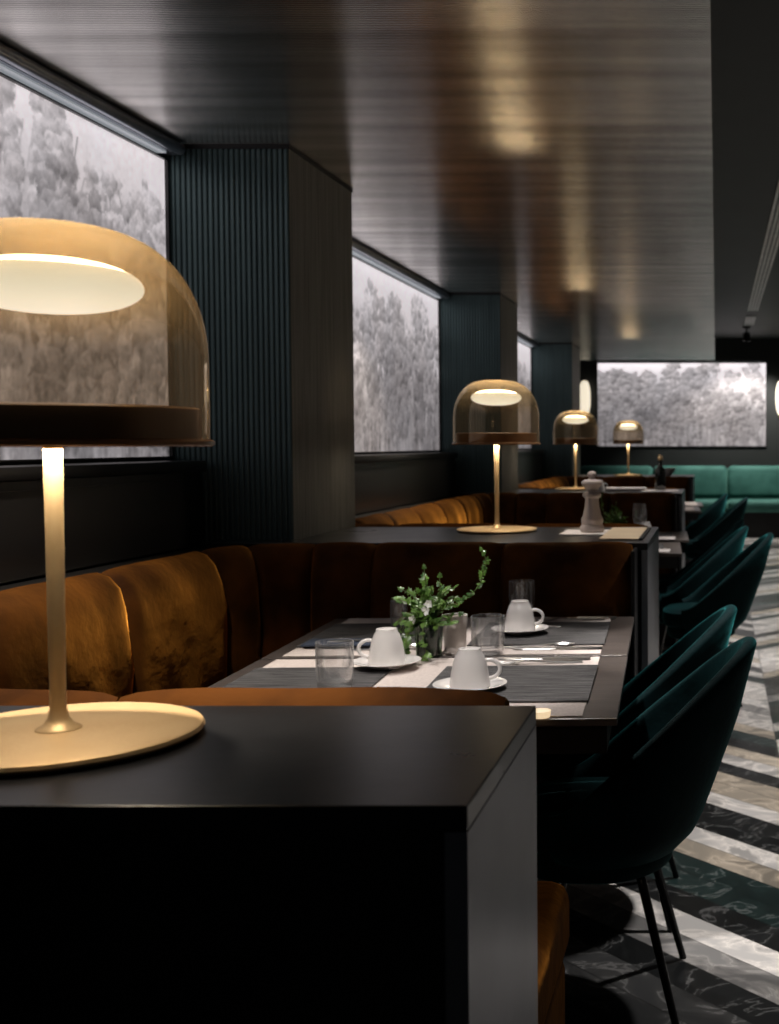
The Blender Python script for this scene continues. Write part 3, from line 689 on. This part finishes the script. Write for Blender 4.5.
# navy napkin with cutlery on the banquette side
nb = empty('folded_napkin', Tf(-0.26, -0.16, ZM), 'navy folded napkin with cutlery on the banquette side', 'napkin', TR)
link('napkin_fold', bx(-0.11, 0.09, -0.045, 0.045, 0, 0.006, 0.003, 3), M['napkin_blue'], nb, smooth=True)
dup(fk, Tf(-0.22, -0.165, ZM+0.0065), TR, 'fork lying on the navy napkin')
dup(sp_, Tf(-0.15, -0.215, ZL), TR+0.12, 'spoon lying just in front of the navy napkin')
dup(kn, Tf(-0.10, -0.085, ZM), TR+0.2, 'knife lying behind the upturned cup left of the ivy')

# ivy in a green glass vase -----------------------------------------
def make_ivy(loc, label, seed, vines, fl=True):
    r = random.Random(seed)
    e = empty('ivy_vase', loc, label, 'plant', 0, 'ivy in green glass vases')
    lathe_obj('vase', [(0, 0), (0.026, 0), (0.029, 0.004), (0.0325, 0.05), (0.034, 0.078), (0.032, 0.078), (0.0305, 0.05), (0.027, 0.006), (0, 0.006)], M['green_glass'], e)
    lathe_obj('moss', [(0, 0.008), (0.025, 0.008), (0.0295, 0.05), (0.030, 0.064), (0.018, 0.072), (0, 0.074)], M['soil'], e, 24)
    sb, lb = bmesh.new(), bmesh.new()
    shape = [(0, 0), (0.42, -0.12), (0.55, 0.22), (0.30, 0.42), (0.42, 0.72), (0.14, 0.72), (0, 1.15), (-0.14, 0.72), (-0.42, 0.72), (-0.30, 0.42), (-0.55, 0.22), (-0.42, -0.12)]
    def leaf(pos, direc, size):
        d_ = Vector(direc).normalized(); upv = Vector((r.uniform(-.5, .5), -0.55+r.uniform(-.4, .4), 0.75)).normalized()
        sd = d_.cross(upv).normalized(); upv = sd.cross(d_)
        c = lb.verts.new(Vector(pos)+d_*size*0.45+upv*size*0.05)
        vs = [lb.verts.new(Vector(pos)+sd*(x*size)+d_*(y*size)-upv*(abs(x)*size*0.28+max(0, y-.5)*size*0.25)) for x, y in shape]
        for q_ in vs+[c]: q_.co.z = max(q_.co.z, 0.0025)
        for i in range(len(vs)): lb.faces.new((c, vs[i], vs[(i+1) % len(vs)]))
    for pts, nl, size in vines:
        P_ = [Vector(q) for q in pts]
        fine = []
        for i in range(len(P_)-1):
            p0, p1, p2, p3 = P_[max(i-1, 0)], P_[i], P_[i+1], P_[min(i+2, len(P_)-1)]
            for k in range(6):
                t = k/6; fine.append(0.5*((2*p1)+(p2-p0)*t+(2*p0-5*p1+4*p2-p3)*t*t+(3*p1-p0-3*p2+p3)*t**3))
        fine.append(P_[-1]); tube(fine, 0.0011, 5, sb)
        for k in range(nl):
            i = int((k+r.random())/nl*(len(fine)-2)); q = fine[i]; tn = (fine[i+1]-q).normalized()
            dr = tn*0.5+Vector((r.uniform(-1, 1), r.uniform(-1, 1), r.uniform(-0.5, 0.7)))
            leaf(q, dr, size*r.uniform(0.65, 1.25))
        leaf(fine[-1], fine[-1]-fine[-2], size*0.8)
    link('stems', sb, M['stem'], e, smooth=True); link('leaves', lb, M['leaf'], e)
    if fl:
        for (x, y, z) in ((0.008, -0.03, 0.128), (0.002, -0.034, 0.112), (-0.028, -0.036, 0.092)):
            fb = bmesh.new()
            for k in range(5):
                a = 2*PI*k/5+r.random(); dv = Vector((math.cos(a), -0.5, math.sin(a))).normalized()
                c = Vector((x, y, z)); sdv = Vector((-math.sin(a), 0, math.cos(a)))
                q = [fb.verts.new(c), fb.verts.new(c+dv*0.006+sdv*0.005), fb.verts.new(c+dv*0.0125), fb.verts.new(c+dv*0.006-sdv*0.005)]
                fb.faces.new(q)
            link('flower', fb, M['petal'], e)
    return e
V = []
rr = random.Random(3)
for k in range(26):      # bushy crown
    a = rr.uniform(0, 2*PI); ra = rr.uniform(0.02, 0.065); h = rr.uniform(0.075, 0.155)
    V.append(([(0, 0, 0.068), (ra*0.4*math.cos(a), ra*0.4*math.sin(a), 0.068+(h-0.068)*0.7), (ra*math.cos(a), ra*0.8*math.sin(a), h)], 10, 0.0155))
for k in range(9):      # trailing over the left side
    a = rr.uniform(PI*0.85, PI*1.45); ra = rr.uniform(0.04, 0.072)
    V.append(([(0, 0, 0.07), (ra*0.6*math.cos(a), ra*0.6*math.sin(a), 0.095), (ra*math.cos(a), ra*math.sin(a), 0.055), (ra*1.08*math.cos(a), ra*1.05*math.sin(a), 0.016)], 9, 0.0145))
V.append(([(0, -0.01, 0.07), (0.0, -0.045, 0.085), (0.004, -0.06, 0.04), (0.012, -0.07, 0.012), (-0.02, -0.085, 0.006)], 13, 0.0145))
V.append(([(0, 0, 0.07), (-0.004, 0.0, 0.14), (-0.010, 0.0, 0.19)], 10, 0.014))
V.append(([(0, 0, 0.07), (0.02, 0.0, 0.13), (0.022, 0.0, 0.172)], 9, 0.014))
V.append(([(0, 0, 0.075), (0.035, 0.0, 0.125), (0.066, 0.0, 0.130), (0.095, 0.0, 0.150), (0.106, 0.0, 0.180), (0.112, 0.0, 0.205), (0.104, 0.0, 0.228)], 30, 0.0125))
V = [([(x*1.22 if abs(x) > 0.01 else x, y*1.1, (z-0.07)*1.14+0.07 if z > 0.07 else z) for x, y, z in pts], nl, sz*1.12) for pts, nl, sz in V]
p = at(429, 656, ZL)
ivy = make_ivy((p[0], p[1], ZL), 'green ivy in a green glass vase at the centre of the nearest table', 4, V)

# second booth: tables, mats and ware
T2 = []
for k, (cx, cy) in enumerate(((-0.60, 5.56), (-0.585, 6.30))):
    make_table((cx, cy, 0), ('dark dining table in the second booth, just beyond the second counter', 'dark dining table at the back of the second booth')[k])
    T = tbl(cx, cy, 0); T2.append(T)
    for s, (u0, u1) in enumerate(((0.03, 0.345), (-0.37, -0.085))):
        drape('woven_placemat', tbl(cx, cy), u0, u1, -0.185, 0.175, 0.7505, 0.0022, M['woven'], 'dark woven placemat on the %s side of the %s second-booth table' % (('chair', 'banquette')[s], ('nearer', 'farther')[k]), 'placemat', 'dark woven placemats')
p = at(615, 519, 0.87); dup(ivy, (-0.50, 5.70, 0.754), 2.2, 'small green ivy plant in the second booth, right of the pepper mill')
def make_wine(loc, label):
    bm = lathe([(0, 0), (0.032, 0), (0.032, 0.002), (0.006, 0.006), (0.0035, 0.012), (0.0035, 0.075), (0.010, 0.085), (0.030, 0.105), (0.037, 0.135), (0.034, 0.175), (0.0325, 0.175), (0.0355, 0.135), (0.029, 0.107), (0, 0.090)], 40)
    o = link('wine_glass', bm, M['glass'], None, loc, smooth=True); return tag(o, label, 'glass', 'wine glasses in the second booth')
wg = make_wine((-0.385, 5.80, 0.7505), 'nearer wine glass standing right of the far ivy plant')
dup(wg, (-0.42, 6.32, 0.7505), 0, 'farther wine glass standing behind the far ivy plant')
dup(cupB, (-0.35, 5.46, 0.7535), 0.4, 'upturned white cup on the nearer table of the second booth')
dup(cupB, (-0.38, 6.20, 0.7535), 1.2, 'upturned white cup on the farther table of the second booth')
for k, (x, y) in enumerate(((-0.235, 5.33), (-0.235, 6.05))):
    o = tag(link('white_napkin', bx(-0.05, 0.05, -0.075, 0.075, 0, 0.006, 0.002), M['napkin'], None, (x-0.03, y, 0.7535)), ('folded pale napkin at the front corner of the second booth table', 'folded pale napkin on the farther second-booth table')[k], 'napkin', 'pale folded napkins in the second booth')
# third booth
for k, (cx, cy) in enumerate(((-0.555, 8.9), (-0.545, 9.62))):
    make_table((cx, cy, 0), ('dark dining table in the third booth, nearer of two', 'dark dining table in the third booth, farther of two')[k])
    drape('linen_runner', tbl(cx, cy), -0.36, 0.385, -0.29, 0.30, 0.7505, 0.0015, M['linen'], ('pale linen cloth on the nearer third-booth table', 'pale linen cloth on the farther third-booth table')[k], 'tablecloth', 'pale linen cloths')

# ------------------------------------------------------------------ things on the counters
ZC = 0.9505
q = at(594, 533, ZC)
o = link('napkin_square', bx(-0.105, 0.105, -0.105, 0.105, 0, 0.004, 0.0015), M['napkin'], None, (q[0], q[1], ZC)); tag(o, 'square pale napkin under the pepper mill on the second counter', 'napkin')
pm = empty('pepper_mill', (q[0]-0.005, q[1]-0.01, ZC+0.0042), 'pale turned pepper mill on a napkin beside the second lamp', 'pepper mill')
lathe_obj('mill_body', [(0, 0), (0.038, 0), (0.041, 0.006), (0.041, 0.018), (0.035, 0.026), (0.037, 0.036), (0.037, 0.046), (0.031, 0.056), (0.025, 0.085), (0.0225, 0.108), (0.024, 0.116), (0.031, 0.121), (0.032, 0.127), (0.030, 0.133), (0.022, 0.137), (0, 0.140)], M['mill'], pm)
lathe_obj('mill_head', [(0, 0.1403), (0.021, 0.1403), (0.023, 0.150), (0.031, 0.158), (0.036, 0.166), (0.035, 0.172), (0.026, 0.177), (0.015, 0.179), (0.0115, 0.183), (0, 0.183)], M['mill'], pm)
lathe_obj('mill_knob', [(0, 0.1832), (0.008, 0.1832), (0.014, 0.189), (0.0155, 0.196), (0.012, 0.203), (0.006, 0.207), (0, 0.208)], M['mill'], pm)
mf = empty('tan_board', (-0.30, 3.86, ZC), 'flat tan board at the end of the second counter', 'menu')  # flat tan board with a dark edge; kind of object not known
link('board_face', bx(-0.07, 0.055, -0.24, 0.25, 0, 0.005, 0.001), M['tan'], mf)
link('edge_strip', bx(0.056, 0.068, -0.24, 0.25, 0, 0.0055, 0.001), M['black'], mf)
# third counter
bt = empty('wine_bottle', (-0.36, 7.42, ZC+0.0045), 'dark bottle with a gold cap on the third counter', 'bottle')
lathe_obj('bottle_body', [(0, 0), (0.034, 0), (0.036, 0.004), (0.036, 0.115), (0.032, 0.135), (0.016, 0.155), (0.0125, 0.17), (0.0125, 0.192), (0, 0.192)], M['bottle'], bt)
lathe_obj('cap', [(0, 0.1922), (0.0145, 0.1922), (0.0150, 0.215), (0.010, 0.222), (0, 0.223)], M['gold'], bt)
tag(link('napkin_square', bx(-0.115, 0.115, -0.10, 0.10, 0, 0.004, 0.0015), M['napkin'], None, (-0.355, 7.40, ZC)), 'square pale napkin under the dark bottle on the third counter', 'napkin')
tag(link('serving_cloth', bx(-0.15, 0.15, -0.06, 0.06, 0, 0.022, 0.008, 3), M['napkin'], None, (-0.60, 7.45, ZC), smooth=True), 'rolled pale cloth on the third counter behind the pepper mill', 'cloth')
dup(cupB, (-0.735, 7.20, ZC), 0.6, 'upturned white cup on the third counter behind the pepper mill')
tag(link('white_bowl', lathe([(0, 0), (0.03, 0), (0.034, 0.005), (0.068, 0.045), (0.078, 0.075), (0.074, 0.075), (0.060, 0.045), (0.028, 0.010), (0, 0.009)], 40), M['china'], None, (-0.46, 10.85, ZC), smooth=True), 'small white bowl on the fourth counter, right of the dark bottle', 'bowl')

# ------------------------------------------------------------------ chairs
def make_chair(loc, rz, label):
    """barrel chair; faces -X, back towards +X"""
    e = empty('dining_chair', loc, label, 'chair', rz, 'dark teal velvet barrel chairs')
    n, mrows, TH = 60, 12, 0.034; A = math.radians(122)
    def rim(a):      # height of the rim: full at the back, sweeping down to the seat front
        t = (1+math.cos(a*PI/(A+0.02)))/2
        return 0.455+0.350*t**0.92
    def ring(a, h, inner):
        f = max(0.0, (h-0.355)/0.46)
        rx = 0.185+0.060*min(1, f*1.6)**0.6; ry = 0.205+0.040*min(1, f*1.6)**0.6
        if f < 0.10: k = 0.90+f; rx *= k; ry *= k
        lean = 0.100*max(0, f)**1.25*max(0, math.cos(a))
        r_ = TH if inner else 0
        taper = 1-0.10*max(0, f)*abs(math.sin(a))
        return Vector(((rx-r_)*math.cos(a)+lean-0.015, (ry-r_)*math.sin(a)*taper, h))
    bm = bmesh.new(); rows_o, rows_i = [], []
    for i in range(n+1):
        a = -A+2*A*i/n; top = rim(a); lo, li = [], []
        for j in range(mrows+1):
            h = 0.355+(top-0.355)*j/mrows
            lo.append(bm.verts.new(ring(a, h, False))); li.append(bm.verts.new(ring(a, h-0.006*(j == mrows), True)))
        rows_o.append(lo); rows_i.append(li)
    caps = []
    for i in range(n+1):
        po, pi_ = rows_o[i][-1].co, rows_i[i][-1].co; md = (po+pi_)/2; rw = []
        for q in range(1, 6):
            t = PI*q/6; rw.append(bm.verts.new(md+(po-md)*math.cos(t)+Vector((0, 0, 0.016*math.sin(t)))))
        caps.append([rows_o[i][-1]]+rw+[rows_i[i][-1]])
    for i in range(n):
        for j in range(mrows):
            bm.faces.new((rows_o[i][j], rows_o[i+1][j], rows_o[i+1][j+1], rows_o[i][j+1]))
            bm.faces.new((rows_i[i][j], rows_i[i][j+1], rows_i[i+1][j+1], rows_i[i+1][j]))
        for q in range(6): bm.faces.new((caps[i][q], caps[i+1][q], caps[i+1][q+1], caps[i][q+1]))
        bm.faces.new((rows_o[i][0], rows_i[i][0], rows_i[i+1][0], rows_o[i+1][0]))
    for i in (0, n):
        for j in range(mrows): bm.faces.new((rows_o[i][j], rows_o[i][j+1], rows_i[i][j+1], rows_i[i][j]))
        bm.faces.new(caps[i])
    link('back_shell', bm, M['teal_velvet'], e, smooth=True)
    # upholstered pan under the shell, and the seat cushion with a rounded front
    def slab(z0, z1, rx, ry, rf, bul):
        b_ = bmesh.new(); N_ = 48; prof = [(0.86, z0), (0.97, z0+(z1-z0)*0.18), (1.0, z0+(z1-z0)*0.5), (0.975, z0+(z1-z0)*0.85), (0.88, z1), (0.5, z1+bul*0.7), (0, z1+bul)]
        rings = []
        for s, z in prof:
            if s == 0: rings.append([b_.verts.new((-0.03, 0, z))]); continue
            rg = []
            for k in range(N_):
                a = 2*PI*k/N_; ca, sa = math.cos(a), math.sin(a)
                ex = 0.62 if ca < 0 else 1.0
                x = (abs(ca)**ex)*(1 if ca > 0 else -1)*(rx if ca > 0 else rf); y = (abs(sa)**(0.75 if ca < 0 else 1.0))*(1 if sa > 0 else -1)*ry
                rg.append(b_.verts.new((x*s-0.015, y*s, z)))
            rings.append(rg)
        b_.faces.new(rings[0][::-1])
        for a_, c_ in zip(rings, rings[1:]):
            for k in range(N_):
                if len(c_) == 1: b_.faces.new((a_[k], a_[(k+1) % N_], c_[0]))
                else: b_.faces.new((a_[k], a_[(k+1) % N_], c_[(k+1) % N_], c_[k]))
        return b_
    link('seat_pan', slab(0.315, 0.365, 0.155, 0.185, 0.18, 0.0), M['teal_velvet'], e, smooth=True)
    link('seat_cushion', slab(0.366, 0.455, 0.150, 0.176, 0.205, 0.012), M['teal_velvet'], e, smooth=True)
    for (tx, ty), (fx, fy) in (((0.075, 0.13), (0.155, 0.185)), ((0.075, -0.13), (0.155, -0.185)), ((-0.11, 0.13), (-0.175, 0.18)), ((-0.11, -0.13), (-0.175, -0.18))):
        link('leg', tube([(tx*0.7, ty*0.7, 0.322), (tx*0.92, ty*0.92, 0.320), (tx, ty, 0.312), (tx+(fx-tx)*0.08, ty+(fy-ty)*0.08, 0.285), (fx, fy, 0.0)], [0.0105, 0.0105, 0.0105, 0.0105, 0.0085], 12), M['leg'], e, smooth=True)
    return e
ch = make_chair((-0.235, 2.58, 0), 0.0, 'nearest dark teal barrel chair at the nearest table')
for x, y, rz, lb in ((-0.270, 3.10, 0.0, 'second dark teal barrel chair, just behind the nearest one'),
                     (-0.045, 5.62, 0.05, 'dark teal chair with a bright rim, pulled out beyond the second counter'),
                     (-0.155, 6.12, 0.0, 'barrel chair with an olive-lit inside, beside the second booth'),
                     (-0.165, 6.62, -0.03, 'small dark chair behind the olive-lit one'),
                     (-0.06, 9.45, 0.0, 'far dark chair level with the green seat edge'),
                     (-0.22, 10.15, 0.0, 'farthest dark chair, in front of the green banquette')):
    dup(ch, (x, y, 0), rz, lb)

# ------------------------------------------------------------------ far sconces, ceiling vents
sc = empty('wall_sconce', (-1.835, YF, 1.72), 'slim glowing wall sconce left of the far mural', 'wall light', 0, 'glowing sconces beside the far mural')
link('backplate', bx(-0.035, 0.035, -0.02, 0, -0.10, 0.42, 0.004), M['bronze'], sc)
prof = [(0, -0.06)] + [(0.082*math.sin(t)**0.6 if 0 < t < PI else 0, 0.17-0.245*math.cos(t)) for t in np.linspace(0.05, PI-0.05, 22)] + [(0, 0.42)]
b = lathe(prof, 28)
link('glow_glass', b, M['sconce'], sc, (0, -0.105, 0), smooth=True)
dup(sc, (0.915, YF, 1.72), 0, 'slim glowing wall sconce right of the far mural')
def vent(loc, half, label):
    e = empty('ceiling_vent', loc, label, 'air vent', 0, 'slotted vents in the aisle ceiling')
    link('vent_tray', bx(-0.058, 0.058, -half, half, -0.004, 0), M['black'], e)
    for k in range(4): link('slat', bx(-0.056+k*0.031, -0.038+k*0.031, -half, half, -0.016, -0.004, 0.001), M['vent'], e)
    return e
vent((0.405, 8.2, CEIL-0.0005), 4.5, 'long slotted pale vent running along the dark aisle ceiling')
vent((0.405, 13.75, CEIL-0.0005), 0.45, 'short slotted vent at the far end of the aisle ceiling')
sl = empty('ceiling_spotlight', (0.385, 14.6, CEIL), 'small black spotlight on the far aisle ceiling', 'spotlight')
link('mount', lathe([(0, -0.001), (0.05, -0.001), (0.05, -0.02), (0.012, -0.03), (0.012, -0.07), (0, -0.07)], 20), M['black'], sl, smooth=True)
link('head', lathe([(0, -0.0705), (0.035, -0.0705), (0.045, -0.09), (0.045, -0.18), (0.038, -0.18), (0.036, -0.17), (0, -0.17)], 24), M['black'], sl, smooth=True)

# ------------------------------------------------------------------ lighting
w = bpy.data.worlds.new('room_dark'); scene.world = w; w.use_nodes = True
w.node_tree.nodes['Background'].inputs[0].default_value = (0.55, 0.62, 0.70, 1); w.node_tree.nodes['Background'].inputs[1].default_value = 0.012
def spot(name, loc, target, energy, ang, col=(1, 0.93, 0.84), size=0.05, blend=0.5):
    ld = bpy.data.lights.new(name, 'SPOT'); ld.energy = energy; ld.spot_size = math.radians(ang); ld.spot_blend = blend; ld.color = col; ld.shadow_soft_size = size
    o = bpy.data.objects.new(name, ld); COL.objects.link(o); o.location = loc
    o.rotation_euler = (Vector(target)-Vector(loc)).to_track_quat('-Z', 'Y').to_euler(); return o
def area(name, loc, target, energy, sx, sy, col=(1, 1, 1)):
    ld = bpy.data.lights.new(name, 'AREA'); ld.shape = 'RECTANGLE'; ld.size = sx; ld.size_y = sy; ld.energy = energy; ld.color = col
    o = bpy.data.objects.new(name, ld); COL.objects.link(o); o.location = loc
    o.rotation_euler = (Vector(target)-Vector(loc)).to_track_quat('-Z', 'Y').to_euler(); return o
# added spots under the soffit, without fixtures, to brighten booths and counters
spot('table_light', (-0.45, 3.36, 2.17), (-0.54, 2.62, 0.75), 75, 40, (1, 0.93, 0.88), 0.03)
spot('table_light', (-0.50, 1.52, 2.17), (-0.50, 2.52, 0.78), 60, 27, (1, 0.94, 0.90), 0.02, 0.4)  # added from the camera side to brighten the cup fronts
spot('banquette_fill', (-1.25, 5.6, 2.17), (-1.45, 5.6, 0.95), 80, 85, (1, 0.88, 0.70), 0.03, 0.9)
spot('banquette_fill', (-1.25, 9.1, 2.17), (-1.45, 9.1, 0.95), 80, 85, (1, 0.88, 0.70), 0.03, 0.9)
spot('counter_fill', (-0.45, 7.45, 2.17), (-0.45, 7.42, 0.95), 40, 40, (1, 0.92, 0.84), 0.03)
spot('banquette_fill', (-0.72, 1.52, 2.17), (-0.72, 1.42, 0.95), 125, 46, (1, 0.86, 0.68), 0.03, 0.9)  # added in place of the near lamp's glow on the backrest
spot('chair_fill', (-0.40, 2.95, 2.17), (0.02, 2.85, 0.72), 95, 34, (1, 0.95, 0.9), 0.03)  # added to brighten the insides of the chairs
spot('chair_fill', (-0.40, 6.0, 2.17), (0.10, 6.0, 0.72), 10, 50, (1, 0.95, 0.9), 0.03)
spot('banquette_fill', (-1.28, 2.2, 2.17), (-1.45, 2.3, 0.95), 95, 75, (1, 0.90, 0.78), 0.03, 0.9)
spot('table_light', (-0.45, 5.9, 2.17), (-0.48, 5.8, 0.75), 22, 50, (1, 0.92, 0.86), 0.03)
spot('table_light', (-0.42, 9.3, 2.17), (-0.45, 9.2, 0.75), 24, 50, (1, 0.92, 0.86), 0.03)
spot('counter_fill', (-0.45, 3.9, 2.17), (-0.42, 3.86, 0.95), 34, 40, (1, 0.92, 0.84), 0.03)
# aisle downlights
for y in (3.4, 5.6, 7.8, 10.0, 12.5):
    spot('aisle_light', (0.75, y, 2.70), (0.70, y, 0), 230, 62, (1, 0.95, 0.90), 0.05)
spot('banquette_light', (0.5, 15.2, 2.70), (0.4, 15.95, 0.7), 260, 95, (1, 0.95, 0.88), 0.05)
# light strips along the murals
for y0, y1 in ((0.85, 3.55), (4.35, 7.1), (7.9, 10.65)):
    ld = bpy.data.lights.new('mural_wash', 'AREA'); ld.shape = 'RECTANGLE'; ld.size = 0.02; ld.size_y = y1-y0; ld.energy = 0.10*(y1-y0); ld.color = (0.95, 0.97, 1.0)
    o = bpy.data.objects.new('mural_wash', ld); COL.objects.link(o); o.location = (XW+0.06, (y0+y1)/2, 2.138); o.rotation_euler = (0, math.radians(20), 0)
for y in (2.0, 4.5, 7.0, 9.5):  # added spots bouncing fill light off the unseen right wall
    spot('bounce_fill', (2.3, y, 2.70), (3.1, y, 1.3), 10, 100, (1, 0.95, 0.9), 0.05, 0.8)
area('far_mural_wash', (-0.48, YF-0.06, 2.42), (-0.48, YF-0.02, 1.6), 1.0, 2.3, 0.03)

scene.view_settings.view_transform = 'Standard'; scene.view_settings.look = 'None'
scene.view_settings.exposure = 0.0
try:
    scene.cycles.use_denoising = True; scene.cycles.max_bounces = 8; scene.cycles.transparent_max_bounces = 16; scene.cycles.sample_clamp_indirect = 4.0
    scene.cycles.caustics_reflective = False; scene.cycles.caustics_refractive = False
except Exception: pass
